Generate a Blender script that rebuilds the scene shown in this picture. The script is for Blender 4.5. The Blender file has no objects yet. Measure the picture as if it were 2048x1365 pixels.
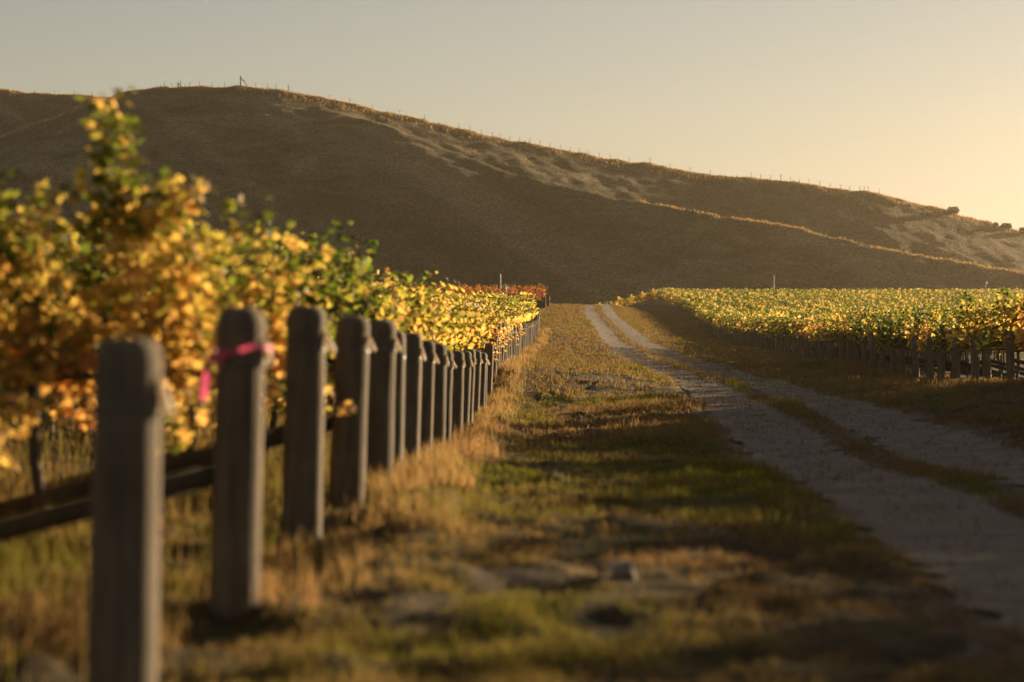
import bpy, math, random
import numpy as np
from mathutils import Vector, Matrix

rng = np.random.default_rng(7)
random.seed(7)
sc = bpy.context.scene
COL = sc.collection
R = math.radians
E = 1.25                      # eye height above the ground at the nearest post
F = 4836.0                    # focal length in photo pixels (85 mm on 36 mm, 2048 px)

# ------------------------------------------------------------------ helpers
def link(o, parent=None):
    COL.objects.link(o)
    if parent is not None:
        o.parent = parent
    return o

def tag(o, label=None, cat=None, group=None, kind=None):
    if label: o['label'] = label
    if cat: o['category'] = cat
    if group: o['group'] = group
    if kind: o['kind'] = kind
    return o

def empty(name, loc, rot=(0, 0, 0)):
    o = bpy.data.objects.new(name, None)
    o.empty_display_size = 0.1
    o.location = loc
    o.rotation_euler = rot
    return link(o)

def np_mesh(name, V, T, mat=None, t=None, smooth=False):
    """mesh from vertex array V (n,3) and an (m,3) or (m,4) face array"""
    V = np.asarray(V, np.float32); T = np.asarray(T, np.int32)
    me = bpy.data.meshes.new(name)
    k = T.shape[1]
    me.vertices.add(len(V)); me.vertices.foreach_set('co', V.ravel())
    me.loops.add(T.size); me.loops.foreach_set('vertex_index', T.ravel())
    me.polygons.add(len(T))
    me.polygons.foreach_set('loop_start', np.arange(0, T.size, k, dtype=np.int32))
    me.polygons.foreach_set('loop_total', np.full(len(T), k, np.int32))
    if smooth:
        me.polygons.foreach_set('use_smooth', np.ones(len(T), bool))
    me.update(calc_edges=True)
    if t is not None:
        a = me.attributes.new('t', 'FLOAT', 'POINT')
        a.data.foreach_set('value', np.asarray(t, np.float32))
    if mat: me.materials.append(mat)
    return me

def obj(name, me, parent=None, loc=(0, 0, 0), rot=(0, 0, 0)):
    o = bpy.data.objects.new(name, me)
    o.location = loc; o.rotation_euler = rot
    return link(o, parent)

class Geo:
    def __init__(s): s.v = []; s.f = []
    def tube(s, pts, rads, n=8, cap=True, wob=0.0, rnd=None):
        pts = [Vector(p) for p in pts]
        b = len(s.v)
        up = Vector((0, 0, 1))
        for i, p in enumerate(pts):
            d = (pts[min(i+1, len(pts)-1)] - pts[max(i-1, 0)])
            d = d.normalized() if d.length > 1e-9 else Vector((0, 0, 1))
            a = d.cross(up if abs(d.z) < .95 else Vector((1, 0, 0))).normalized()
            c = a.cross(d).normalized()
            for k in range(n):
                ang = 2*math.pi*k/n
                r = rads[i]*(1+(rnd[k] if rnd is not None else 0)*wob)
                s.v.append(p + a*math.cos(ang)*r + c*math.sin(ang)*r)
        for i in range(len(pts)-1):
            for k in range(n):
                s.f.append((b+i*n+k, b+i*n+(k+1) % n, b+(i+1)*n+(k+1) % n, b+(i+1)*n+k))
        if cap:
            s.f.append(tuple(b+k for k in range(n))[::-1])
            s.f.append(tuple(b+(len(pts)-1)*n+k for k in range(n)))
        return s
    def box(s, c, h, rz=0):
        b = len(s.v); m = Matrix.Rotation(rz, 3, 'Z')
        for x in (-1, 1):
            for y in (-1, 1):
                for z in (-1, 1):
                    s.v.append(Vector(c) + m @ Vector((x*h[0], y*h[1], z*h[2])))
        for f in ((0, 1, 3, 2), (4, 6, 7, 5), (0, 4, 5, 1), (2, 3, 7, 6), (0, 2, 6, 4), (1, 5, 7, 3)):
            s.f.append(tuple(b+i for i in f))
        return s
    def mesh(s, name, mat=None, smooth=True):
        me = bpy.data.meshes.new(name)
        me.from_pydata([tuple(v) for v in s.v], [], s.f)
        me.update()
        if smooth:
            for p in me.polygons: p.use_smooth = True
        if mat: me.materials.append(mat)
        return me

def _h(ix, iy, seed):
    n = (ix.astype(np.int64)*374761393 + iy.astype(np.int64)*668265263 + seed*982451653) & 0xffffffff
    n = ((n ^ (n >> 13))*1274126177) & 0xffffffff
    n = (n ^ (n >> 16)) & 0xffffffff
    return n/4294967295.0

def vnoise(x, y, seed=0):
    x = np.asarray(x, float); y = np.asarray(y, float)
    ix = np.floor(x); iy = np.floor(y)
    fx = x-ix; fy = y-iy
    fx = fx*fx*fx*(fx*(fx*6-15)+10); fy = fy*fy*fy*(fy*(fy*6-15)+10)
    a = _h(ix, iy, seed); b = _h(ix+1, iy, seed); c = _h(ix, iy+1, seed); d = _h(ix+1, iy+1, seed)
    return (a*(1-fx)+b*fx)*(1-fy)+(c*(1-fx)+d*fx)*fy - .5

def fbm(x, y, seed=0, o=4):
    s = 0; a = 1
    for i in range(o):
        s = s + a*vnoise(x*2**i, y*2**i, seed+i*17); a *= .5
    return s

def sstep(t):
    t = np.clip(t, 0, 1); return t*t*(3-2*t)

# ------------------------------------------------------------------ terrain
TL = np.array([(0,-1.28),(7,-1.25),(9.3,-1.22),(11.8,-1.2),(14.5,-1.27),(17,-1.33),(18.3,-1.40),(20.6,-1.47),(23.2,-1.57),
    (26.1,-1.66),(27.8,-1.74),(31.7,-1.87),(34.6,-1.93),(39.8,-2.02),(43.7,-2.12),(45.7,-2.2),(49.8,-2.07),(54.1,-1.85),
    (57,-1.76),(62,-1.8),(80,-2.12),(100,-2.25),(118,-2.25),(130,-1.9),(150,-1.75),(200,-1.2),(240,-.82),(260,-.78),(330,-2.2),(400,-2.4),(900,-2.4)])
TR = np.array([(0,-1.1),(30,-1.3),(42,-1.55),(52.5,-1.88),(65,-2.28),(86,-2.4),(107,-2.66),(140,-3.0),(175,-3.2),(205,-2.9),(240,-2.0),  # near end raised so the unseen vine rows there shade the road
    (270,-1.2),(290,-.95),(305,-1.0),(345,-2.2),(400,-2.4),(900,-2.4)])
TC = np.array([(0,-1.3),(9,-1.32),(16.5,-1.45),(27,-1.7),(45,-2.0),(60,-2.15),(80,-2.3),(100,-2.4),(130,-2.4),(160,-2.2),
    (200,-1.5),(240,-.82),(262,-.78),(330,-2.2),(400,-2.4),(900,-2.4)])
RC = np.array([(0,3.1),(9,3.35),(16.5,3.55),(27,3.9),(45,4.94),(60,5.4),(80,5.6),(100,5.75),(130,6.2),(160,6.9),(200,7.4),(240,8.5),(262,9.0),(340,11)])
def pch(T):
    # smoothed table lookup
    ys = np.arange(0, 900, .5); zs = np.interp(ys, T[:, 0], T[:, 1])
    k = np.array([1, 2, 3, 4, 3, 2, 1.]); k /= k.sum()
    zs = np.convolve(np.pad(zs, 3, 'edge'), k, 'valid')
    return lambda y: np.interp(y, ys, zs)
fTL, fTR, fTC, fRC = pch(TL), pch(TR), pch(TC), pch(RC)
def XL(d):
    d = np.asarray(d, float)
    return -1.12+.0126*d+.00011*np.clip(d-40, 0, 95)**2+.012*np.clip(d-135, 0, None)
def XR(d):
    d = np.asarray(d, float); return 10.8+.036*(d-52.5)

RUT = .84; RW = .58
def G0(X, Y):
    """terrain without the small bumps (relative to the eye)"""
    X = np.asarray(X, float); Y = np.asarray(Y, float)
    zl, zc, zr = fTL(Y), fTC(Y), fTR(Y)
    xl, xc, xr = XL(Y)+.5, fRC(Y), XR(Y)-.5
    a = sstep((X-xl)/(xc-xl)); b = sstep((X-xc)/(xr-xc))
    z = np.where(X < xc, zl*(1-a)+zc*a, zc*(1-b)+zr*b)
    z = z + .28*sstep((xl-.6-X)/4)*sstep((300-Y)/60)
    z = z + .12*fbm(X/5, Y/6, 3, 2)*sstep((Y-3)/8)*sstep((X-xl-.8)/1.5)
    return z
def roadmask(X, Y):
    d = np.abs(X-fRC(Y)); return sstep((1.75-d)/.5)
def rutmask(X, Y):
    d = np.abs(np.abs(X-fRC(Y))-RUT); return sstep((RW+.1-d)/.2)
def G(X, Y):
    X = np.asarray(X, float); Y = np.asarray(Y, float)
    z = G0(X, Y)
    rm = roadmask(X, Y)
    clod = (.07*fbm(X/.9, Y/1.1, 5, 2)+.055*fbm(X/.3, Y/.4, 6, 3))*(1-.96*rm)
    clod = clod + .07*np.maximum(fbm(X/.22, Y/.26, 9, 2), 0)*(1-rm)
    # berm of soil thrown up along the posts
    u = (X-XL(Y))
    berm = .10*np.exp(-((u-.45)/.25)**2)*(1+1.2*vnoise(Y/1.3, X*0, 77))*sstep((Y-8)/2)
    # shallow erosion ditch crossing the headland
    return z + clod*sstep((400-Y)/60) + berm*sstep((150-Y)/30)
def gz(x, y): return float(G(np.array([x]), np.array([y]))[0])+E

# ------------------------------------------------------------------ materials
def new_mat(name):
    m = bpy.data.materials.new(name); m.use_nodes = True
    nt = m.node_tree; b = nt.nodes['Principled BSDF']
    return m, nt, b
def N(nt, t, **k):
    n = nt.nodes.new(t)
    for a, v in k.items():
        if a in n.inputs: n.inputs[a].default_value = v
        else: setattr(n, a, v)
    return n
def ramp(nt, fac, stops, interp='LINEAR'):
    r = nt.nodes.new('ShaderNodeValToRGB'); r.color_ramp.interpolation = interp
    el = r.color_ramp.elements
    while len(el) < len(stops): el.new(.5)
    for e, (p, c) in zip(el, stops): e.position = p; e.color = (*c, 1)
    nt.links.new(fac, r.inputs[0]); return r.outputs[0]
def noise(nt, vec, scale, detail=5, rough=.6, dist=0):
    n = nt.nodes.new('ShaderNodeTexNoise')
    n.inputs['Scale'].default_value = scale; n.inputs['Detail'].default_value = detail
    n.inputs['Roughness'].default_value = rough; n.inputs['Distortion'].default_value = dist
    if vec is not None: nt.links.new(vec, n.inputs['Vector'])
    return n.outputs[0]
def mapping(nt, src, sc_):
    m = nt.nodes.new('ShaderNodeMapping'); m.inputs['Scale'].default_value = sc_
    nt.links.new(src, m.inputs['Vector']); return m.outputs[0]
def mixc(nt, fac, a, b, mode='MIX'):
    m = nt.nodes.new('ShaderNodeMix'); m.data_type = 'RGBA'; m.blend_type = mode
    if isinstance(fac, (int, float)): m.inputs[0].default_value = fac
    else: nt.links.new(fac, m.inputs[0])
    for s, v in ((6, a), (7, b)):
        if isinstance(v, tuple): m.inputs[s].default_value = (*v, 1)
        else: nt.links.new(v, m.inputs[s])
    return m.outputs[2]
def math_(nt, op, a, b=None, clamp=False):
    m = nt.nodes.new('ShaderNodeMath'); m.operation = op; m.use_clamp = clamp
    for i, v in enumerate((a, b)):
        if v is None: continue
        if isinstance(v, (int, float)): m.inputs[i].default_value = v
        else: nt.links.new(v, m.inputs[i])
    return m.outputs[0]
def bump(nt, b, h, dist, strength=1):
    n = nt.nodes.new('ShaderNodeBump'); n.inputs['Distance'].default_value = dist
    n.inputs['Strength'].default_value = strength
    nt.links.new(h, n.inputs['Height']); nt.links.new(n.outputs[0], b.inputs['Normal'])
def coords(nt, kind='Object'):
    return nt.nodes.new('ShaderNodeTexCoord').outputs[kind]

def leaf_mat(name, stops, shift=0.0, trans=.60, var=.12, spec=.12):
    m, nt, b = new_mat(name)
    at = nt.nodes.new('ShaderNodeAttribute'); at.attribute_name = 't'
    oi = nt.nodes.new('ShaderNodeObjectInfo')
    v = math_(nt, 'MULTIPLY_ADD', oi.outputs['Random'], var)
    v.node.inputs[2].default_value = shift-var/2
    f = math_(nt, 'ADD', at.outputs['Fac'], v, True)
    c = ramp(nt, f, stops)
    nt.links.new(c, b.inputs['Base Color'])
    b.inputs['Roughness'].default_value = .5
    b.inputs['Specular IOR Level'].default_value = spec
    tr = nt.nodes.new('ShaderNodeBsdfTranslucent'); tc = mixc(nt, 1.0, c, (1.5, 1.42, 1.2), 'MULTIPLY'); nt.links.new(tc, tr.inputs['Color'])
    mx = nt.nodes.new('ShaderNodeMixShader'); mx.inputs[0].default_value = trans
    nt.links.new(b.outputs[0], mx.inputs[1]); nt.links.new(tr.outputs[0], mx.inputs[2])
    nt.links.new(mx.outputs[0], nt.nodes['Material Output'].inputs['Surface'])
    return m
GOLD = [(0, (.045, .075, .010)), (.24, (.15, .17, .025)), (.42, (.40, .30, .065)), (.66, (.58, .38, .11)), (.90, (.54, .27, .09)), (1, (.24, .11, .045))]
REDS = [(0, (.22, .13, .02)), (.3, (.44, .19, .04)), (.6, (.46, .14, .04)), (1, (.28, .07, .03))]
GRASS = [(0, (.06, .085, .010)), (.3, (.13, .13, .022)), (.55, (.155, .12, .042)), (.8, (.21, .145, .062)), (1, (.15, .085, .042))]
M = {}
M['gold'] = leaf_mat('leaves_gold', GOLD, .09)
M['yellow'] = leaf_mat('leaves_yellow', GOLD, .05)
M['green'] = leaf_mat('leaves_green', GOLD, -.24)
M['lime'] = leaf_mat('leaves_lime', GOLD, -.02)
M['red'] = leaf_mat('leaves_red', REDS, .0)
M['grass'] = leaf_mat('grass_blades', GRASS, 0, .35, 0, 0)
M['straw'] = leaf_mat('dry_grass_blades', [(0, (.20, .16, .05)), (.45, (.31, .21, .095)), (1, (.33, .18, .085))], 0, .4, 0, 0)
M['tree'] = leaf_mat('hill_tree_leaves', [(0, (.03, .045, .012)), (1, (.07, .075, .02))], 0, .25, 0)

def mk_wood(name, c0, c1, rings=True):
    m, nt, b = new_mat(name)
    co = coords(nt)
    oi = nt.nodes.new('ShaderNodeObjectInfo')
    ad = nt.nodes.new('ShaderNodeVectorMath'); ad.operation = 'ADD'
    nt.links.new(co, ad.inputs[0])
    cb = nt.nodes.new('ShaderNodeCombineXYZ')
    r10 = math_(nt, 'MULTIPLY', oi.outputs['Random'], 37.0)
    for i in range(3): nt.links.new(r10, cb.inputs[i])
    nt.links.new(cb.outputs[0], ad.inputs[1])
    v = mapping(nt, ad.outputs[0], (26, 26, 1.6))
    n1 = noise(nt, v, 1.0, 6, .65, .4)
    n2 = noise(nt, ad.outputs[0], 5.0, 4, .6)
    f = math_(nt, 'ADD', math_(nt, 'MULTIPLY', n1, .75), math_(nt, 'MULTIPLY', n2, .4))
    c = ramp(nt, f, [(.35, c0), (.75, c1)])
    c = mixc(nt, math_(nt, 'MULTIPLY', oi.outputs['Random'], .35), c, (.10, .085, .055))
    nt.links.new(c, b.inputs['Base Color'])
    b.inputs['Roughness'].default_value = .85; b.inputs['Specular IOR Level'].default_value = .2
    bump(nt, b, n1, .012, .8)
    return m
M['post'] = mk_wood('weathered_post', (.045, .034, .024), (.20, .155, .105))
M['stay'] = mk_wood('dark_stay', (.022, .016, .011), (.085, .062, .042))
M['bark'] = mk_wood('vine_bark', (.035, .024, .016), (.13, .09, .06))
def flat(name, c, rough=.6, metal=0, trans=0):
    m, nt, b = new_mat(name)
    co = coords(nt)
    n = noise(nt, co, 40, 3)
    k = mixc(nt, n, tuple(x*.8 for x in c), tuple(min(1, x*1.15) for x in c))
    nt.links.new(k, b.inputs['Base Color'])
    b.inputs['Roughness'].default_value = rough; b.inputs['Metallic'].default_value = metal
    if trans:
        tr = nt.nodes.new('ShaderNodeBsdfTranslucent'); nt.links.new(k, tr.inputs['Color'])
        mx = nt.nodes.new('ShaderNodeMixShader'); mx.inputs[0].default_value = trans
        nt.links.new(b.outputs[0], mx.inputs[1]); nt.links.new(tr.outputs[0], mx.inputs[2])
        nt.links.new(mx.outputs[0], nt.nodes['Material Output'].inputs['Surface'])
    return m
M['tag'] = flat('pale_tag', (.85, .74, .56), .5, 0, .35)
M['wire'] = flat('galvanised_wire', (.20, .19, .17), .45, .7)
M['pink'] = flat('pink_tape', (.80, .13, .26), .45, 0, .4)
M['stone'] = flat('stone', (.20, .17, .14), .9)
M['white'] = flat('white_metal', (.65, .63, .58), .5)
M['dark_paint'] = flat('dark_car_paint', (.03, .03, .032), .3)
M['glass'] = flat('car_glass', (.02, .022, .025), .1)
M['rubber'] = flat('rubber', (.02, .02, .02), .8)
M['hillpost'] = flat('fence_timber', (.10, .08, .06), .9)

def ground_mat():
    m, nt, b = new_mat('meadow_soil')
    co = coords(nt)
    n1 = noise(nt, co, 1.1, 6, .65)
    n2 = noise(nt, co, 7.0, 6, .7)
    n3 = noise(nt, co, 45.0, 4, .7)
    soil = ramp(nt, n2, [(.3, (.035, .024, .016)), (.7, (.085, .058, .036))])
    straw = ramp(nt, n3, [(.3, (.065, .046, .022)), (.7, (.15, .11, .052))])
    green = ramp(nt, n3, [(.3, (.04, .045, .012)), (.7, (.10, .095, .03))])
    f1 = ramp(nt, n1, [(.46, (0, 0, 0)), (.62, (1, 1, 1))])
    c = mixc(nt, ramp(nt, n2, [(.40, (0, 0, 0)), (.58, (1, 1, 1))]), soil, straw)
    c = mixc(nt, math_(nt, 'MULTIPLY', f1, .7), c, green)
    at = nt.nodes.new('ShaderNodeAttribute'); at.attribute_name = 't'
    k = math_(nt, 'ADD', at.outputs['Fac'], math_(nt, 'MULTIPLY', math_(nt, 'SUBTRACT', n2, .5), 2.2))
    spill = ramp(nt, k, [(.40, (0, 0, 0)), (.62, (1, 1, 1))])
    grv = ramp(nt, noise(nt, co, 60, 5, .75), [(.3, (.09, .07, .052)), (.7, (.22, .178, .135))])
    c = mixc(nt, spill, c, grv)
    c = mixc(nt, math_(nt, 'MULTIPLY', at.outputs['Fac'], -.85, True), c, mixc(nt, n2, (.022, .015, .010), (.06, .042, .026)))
    nt.links.new(c, b.inputs['Base Color'])
    b.inputs['Roughness'].default_value = .95; b.inputs['Specular IOR Level'].default_value = .1
    h = math_(nt, 'ADD', math_(nt, 'MULTIPLY', n2, .6), math_(nt, 'MULTIPLY', n3, .3))
    bump(nt, b, h, .09, .9)
    return m
M['ground'] = ground_mat()
def gravel_mat():
    m, nt, b = new_mat('gravel')
    co = coords(nt)
    n1 = noise(nt, co, 2.2, 5, .6); n2 = noise(nt, co, 60, 5, .75)
    vo = nt.nodes.new('ShaderNodeTexVoronoi'); vo.inputs['Scale'].default_value = 32
    nt.links.new(co, vo.inputs['Vector'])
    c = ramp(nt, n2, [(.3, (.105, .082, .062)), (.7, (.28, .23, .178))])
    c = mixc(nt, ramp(nt, n1, [(.42, (0, 0, 0)), (.68, (.75, .75, .75))]), c, (.085, .066, .048))
    c = mixc(nt, .3, c, vo.outputs['Color'], 'SOFT_LIGHT')
    nt.links.new(c, b.inputs['Base Color'])
    b.inputs['Roughness'].default_value = .9; b.inputs['Specular IOR Level'].default_value = .15
    h = math_(nt, 'ADD', math_(nt, 'MULTIPLY', n2, .5), math_(nt, 'MULTIPLY', vo.outputs['Distance'], .6))
    bump(nt, b, h, .012, .7)
    return m
M['gravel'] = gravel_mat()
def hill_mat():
    m, nt, b = new_mat('dry_hill_grass')
    co = coords(nt)
    n1 = noise(nt, mapping(nt, co, (.012, .012, .03)), 1, 7, .62, .6)
    n2 = noise(nt, mapping(nt, co, (.10, .05, .3)), 1, 6, .68, .5)
    n3 = noise(nt, mapping(nt, co, (.8, .6, 1.2)), 1, 6, .75)
    c = ramp(nt, n2, [(.36, (.12, .105, .062)), (.5, (.27, .22, .135)), (.64, (.44, .36, .24))])
    c = mixc(nt, ramp(nt, n1, [(.42, (0, 0, 0)), (.62, (1, 1, 1))]), c, (.20, .175, .10))
    c = mixc(nt, ramp(nt, n3, [(.30, (.9, .9, .9)), (.42, (0, 0, 0))]), c, (.10, .095, .05))
    c = mixc(nt, ramp(nt, n3, [(.58, (0, 0, 0)), (.75, (.8, .8, .8))]), c, (.46, .38, .25))
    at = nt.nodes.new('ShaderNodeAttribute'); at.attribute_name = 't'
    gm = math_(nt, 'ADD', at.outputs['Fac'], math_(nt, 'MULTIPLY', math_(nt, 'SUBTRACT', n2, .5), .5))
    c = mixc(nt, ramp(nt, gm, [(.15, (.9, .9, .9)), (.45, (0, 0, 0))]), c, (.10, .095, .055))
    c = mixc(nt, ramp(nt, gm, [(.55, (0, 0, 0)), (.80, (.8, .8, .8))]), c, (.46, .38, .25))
    n4 = noise(nt, mapping(nt, co, (2.2, 1.2, 2.5)), 1, 5, .8)
    c = mixc(nt, .8, c, ramp(nt, n4, [(.36, (.25, .25, .22)), (.50, (.8, .8, .8)), (.64, (1.9, 1.85, 1.7))]), 'MULTIPLY')
    # narrow pale sheep tracks along the contours
    w = nt.nodes.new('ShaderNodeTexWave'); w.wave_type = 'BANDS'; w.bands_direction = 'Z'
    w.inputs['Scale'].default_value = .22; w.inputs['Distortion'].default_value = 9; w.inputs['Detail'].default_value = 4
    w.inputs['Detail Scale'].default_value = .35
    nt.links.new(co, w.inputs['Vector'])
    tr = ramp(nt, w.outputs['Fac'], [(.90, (0, 0, 0)), (.99, (.4, .4, .4))])
    tr = math_(nt, 'MULTIPLY', tr, ramp(nt, n2, [(.50, (0, 0, 0)), (.66, (1, 1, 1))]))
    c = mixc(nt, tr, c, (.45, .37, .25))
    c = mixc(nt, 1.0, c, (.95, .93, .84), 'MULTIPLY')
    nt.links.new(c, b.inputs['Base Color'])
    b.inputs['Roughness'].default_value = .95; b.inputs['Specular IOR Level'].default_value = .05
    h = math_(nt, 'ADD', math_(nt, 'MULTIPLY', n2, 2.0), math_(nt, 'MULTIPLY', n3, 1.2))
    bump(nt, b, h, 2.4, 1.0)
    return m
M['hill'] = hill_mat()

# ------------------------------------------------------------------ ground sheet
def grow(a, b, s0, r):
    out = [a]; s = s0
    while out[-1] < b: out.append(out[-1]+s); s *= r
    return out
xs = sorted(set([-x-3.0 for x in grow(0, 330, .06, 1.045)] + list(np.arange(-3.0, 6.0, .06)) + [x+6.0 for x in grow(0, 330, .06, 1.03)]))
ys = sorted(set([-y+5.0 for y in grow(0, 60, .3, 1.2)] + list(np.arange(5.0, 32.0, .09)) + [y+32.0 for y in grow(0, 640, .1, 1.008)]))
xs = np.array(xs); ys = np.array(ys)
GX, GY = np.meshgrid(xs, ys)
GZ = G(GX, GY) - .014*rutmask(GX, GY)*sstep((320-GY)/20) + E
nx, ny = len(xs), len(ys)
idx = np.arange(nx*ny).reshape(ny, nx)
Q = np.stack([idx[:-1, :-1], idx[:-1, 1:], idx[1:, 1:], idx[1:, :-1]], -1).reshape(-1, 4)
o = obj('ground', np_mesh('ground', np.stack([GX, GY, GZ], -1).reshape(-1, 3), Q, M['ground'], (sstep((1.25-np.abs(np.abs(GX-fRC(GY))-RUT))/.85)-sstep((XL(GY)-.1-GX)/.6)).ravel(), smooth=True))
tag(o, kind='structure')

# the farm road: two gravel wheel tracks
rd = np.array(grow(4.0, 300, .12, 1.006))
V = []; FQ = []
for side in (-1, 1):
    nc = 11; base = len(V)
    for i, d in enumerate(rd):
        w1 = RW + .22*float(vnoise(d/.9, side*3.3, 21)) + .34*float(vnoise(d/.16, side*3.3, 23))
        w2 = RW + .22*float(vnoise(d/.9, side*9.3, 25)) + .34*float(vnoise(d/.16, side*7.3, 27))
        c = float(fRC(d))+side*RUT
        for k in range(nc):
            u = -1+2*k/(nc-1)
            x = c + (u*w1 if u < 0 else u*w2)
            V.append((x, d, 0))
    for i in range(len(rd)-1):
        for k in range(nc-1):
            a = base+i*nc+k
            FQ.append((a, a+1, a+nc+1, a+nc))
V = np.array(V); 
V[:, 2] = G(V[:, 0], V[:, 1]) + E + .010
o = obj('road', np_mesh('road', V, FQ, M['gravel'], smooth=True)); tag(o, kind='structure')

# ------------------------------------------------------------------ hills
def ridge(pts, yr):
    pts = np.array(pts, float)
    px = np.arange(pts[0, 0], pts[-1, 0], 8.0)
    y = np.interp(px, pts[:, 0], pts[:, 1])
    k = np.hanning(9); k /= k.sum(); y = np.convolve(np.pad(y, 4, 'edge'), k, 'valid')
    D = yr(px)
    X = (px-1024)*D/F; Z = (595-y)*D/F
    o_ = np.argsort(X)
    return lambda x: (np.interp(x, X[o_], Z[o_]), np.interp(x, X[o_], D[o_]))
r_main = ridge([(-900, 520), (-500, 430), (-200, 350), (0, 275), (100, 240), (205, 199), (250, 186), (300, 178), (400, 175), (480, 176), (560, 180), (640, 195), (800, 232),
    (1000, 278), (1200, 315), (1400, 346), (1600, 367), (1760, 390), (1850, 411), (1960, 441), (2048, 465), (2300, 510), (2700, 560), (3600, 600)], lambda p: 480+0*p)
r_back = ridge([(-1200, 140), (-400, 160), (0, 182), (70, 189), (140, 192), (215, 196), (330, 215), (600, 300), (1000, 500), (1400, 610), (3600, 620)], lambda p: 560+0*p)
r_spur = ridge([(-900, 640), (300, 560), (640, 235), (760, 250), (900, 300), (1100, 368), (1250, 398), (1420, 428), (1600, 460), (1800, 505), (2048, 545), (2300, 580), (2700, 600), (3600, 610)],
               lambda p: np.interp(p, [-900, 640, 760, 1100, 1420, 2048, 3600], [470, 470, 462, 428, 405, 376, 360]))
ZB = -2.6
def flank(Y, zr, yr, yb, back):
    s = np.clip((Y-yb)/(yr-yb), 0, 1)
    f = s+.035*np.sin(math.pi*s)
    front = ZB+(zr-ZB)*f
    return np.where(Y <= yr, front, zr-back*(Y-yr)-.0015*(Y-yr)**2)
def H(X, Y, fine=True, gully=False):
    X = np.asarray(X, float); Y = np.asarray(Y, float)
    zm, ym = r_main(X); zs, ys_ = r_spur(X); zk, yk = r_back(X)
    pxm = X/480*F+1024
    ybm = np.interp(pxm, [-400, 500, 900, 1400, 2100], [355, 362, 372, 405, 436])
    ybs = np.interp(pxm, [600, 1100, 1500, 2200], [366, 364, 355, 354])
    a = flank(Y, zm, ym, ybm, .22)
    b_ = flank(Y, zs, ys_, np.minimum(ybs, ys_-4), .42)
    c = flank(Y, zk, yk, 430+0*Y, .25)
    k = 1.2
    m = np.logaddexp(a/k, b_/k)*k*1.0
    m = np.maximum(m-.0, c)
    # gullies and folds down the face, fading at the crest lines
    hgt = np.clip((m-ZB)/18, 0, 1)
    near = 1-np.exp(-((Y-ym)/22)**2)*.92
    near2 = 1-np.exp(-((Y-ys_)/12)**2)*.8*(pxm > 1050)
    w = X+.55*(Y-400)
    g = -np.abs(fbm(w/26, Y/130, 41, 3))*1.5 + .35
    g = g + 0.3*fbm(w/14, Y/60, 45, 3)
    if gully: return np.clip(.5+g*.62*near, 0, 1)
    m = m + g*hgt*near*near2
    if fine:
        m = m + (.40*fbm(X/4.5, Y/6, 51, 3)+.25*fbm(X/1.6, Y/2.0, 57, 2))*np.clip(hgt*2, 0, 1)
    return m
hx = np.arange(-190, 235, .9); hy = np.concatenate([np.arange(318, 500, .9), np.arange(500, 640, 2.0)])
HX, HY = np.meshgrid(hx, hy)
HZ = H(HX, HY)+E
# let the rim of the sheet sink below the flat ground
rim = np.minimum(np.minimum((HX+190)/40, (235-HX)/40), np.minimum((HY-318)/8, (640-HY)/40))
HZ = (HZ-(E-3.2))*sstep(rim)+(E-3.2)
n1_, n2_ = len(hx), len(hy)
idx = np.arange(n1_*n2_).reshape(n2_, n1_)
Q = np.stack([idx[:-1, :-1], idx[:-1, 1:], idx[1:, 1:], idx[1:, :-1]], -1).reshape(-1, 4)
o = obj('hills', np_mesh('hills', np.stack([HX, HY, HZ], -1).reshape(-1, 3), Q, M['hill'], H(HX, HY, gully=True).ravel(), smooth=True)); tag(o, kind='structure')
def hz(x, y): return float(H(np.array([x]), np.array([y]))[0])+E

# ------------------------------------------------------------------ grass (blades as single meshes)
def blades(X, Y, hgt, wid, t, lean=.45, zoff=0.0, Zb=None):
    n = len(X)
    Z = (G(X, Y)+E if Zb is None else Zb)-.01+zoff
    a = rng.uniform(0, 2*math.pi, n); b = rng.uniform(0, 2*math.pi, n)
    l = np.abs(rng.normal(0, lean, n))*hgt
    wx, wy = np.cos(a)*wid/2, np.sin(a)*wid/2
    lx, ly = np.cos(b)*l, np.sin(b)*l
    V = np.empty((n, 5, 3))
    V[:, 0] = np.stack([X-wx, Y-wy, Z], -1); V[:, 1] = np.stack([X+wx, Y+wy, Z], -1)
    V[:, 2] = np.stack([X+wx*.8+lx*.35, Y+wy*.8+ly*.35, Z+hgt*.55], -1)
    V[:, 3] = np.stack([X-wx*.8+lx*.35, Y-wy*.8+ly*.35, Z+hgt*.55], -1)
    V[:, 4] = np.stack([X+lx, Y+ly, Z+hgt*np.sqrt(np.clip(1-(l/hgt)**2*.6, .2, 1))], -1)
    i = np.arange(n)[:, None]*5
    T = np.concatenate([i+[0, 1, 2], i+[0, 2, 3], i+[3, 2, 4]], 0).reshape(-1, 3)
    return V.reshape(-1, 3), T, np.repeat(np.clip(t, 0, 1), 5)
def join(parts):
    V = []; T = []; A = []; b = 0
    for v, t, a in parts:
        V.append(v); T.append(t+b); A.append(a); b += len(v)
    return np.concatenate(V), np.concatenate(T), np.concatenate(A)

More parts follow.
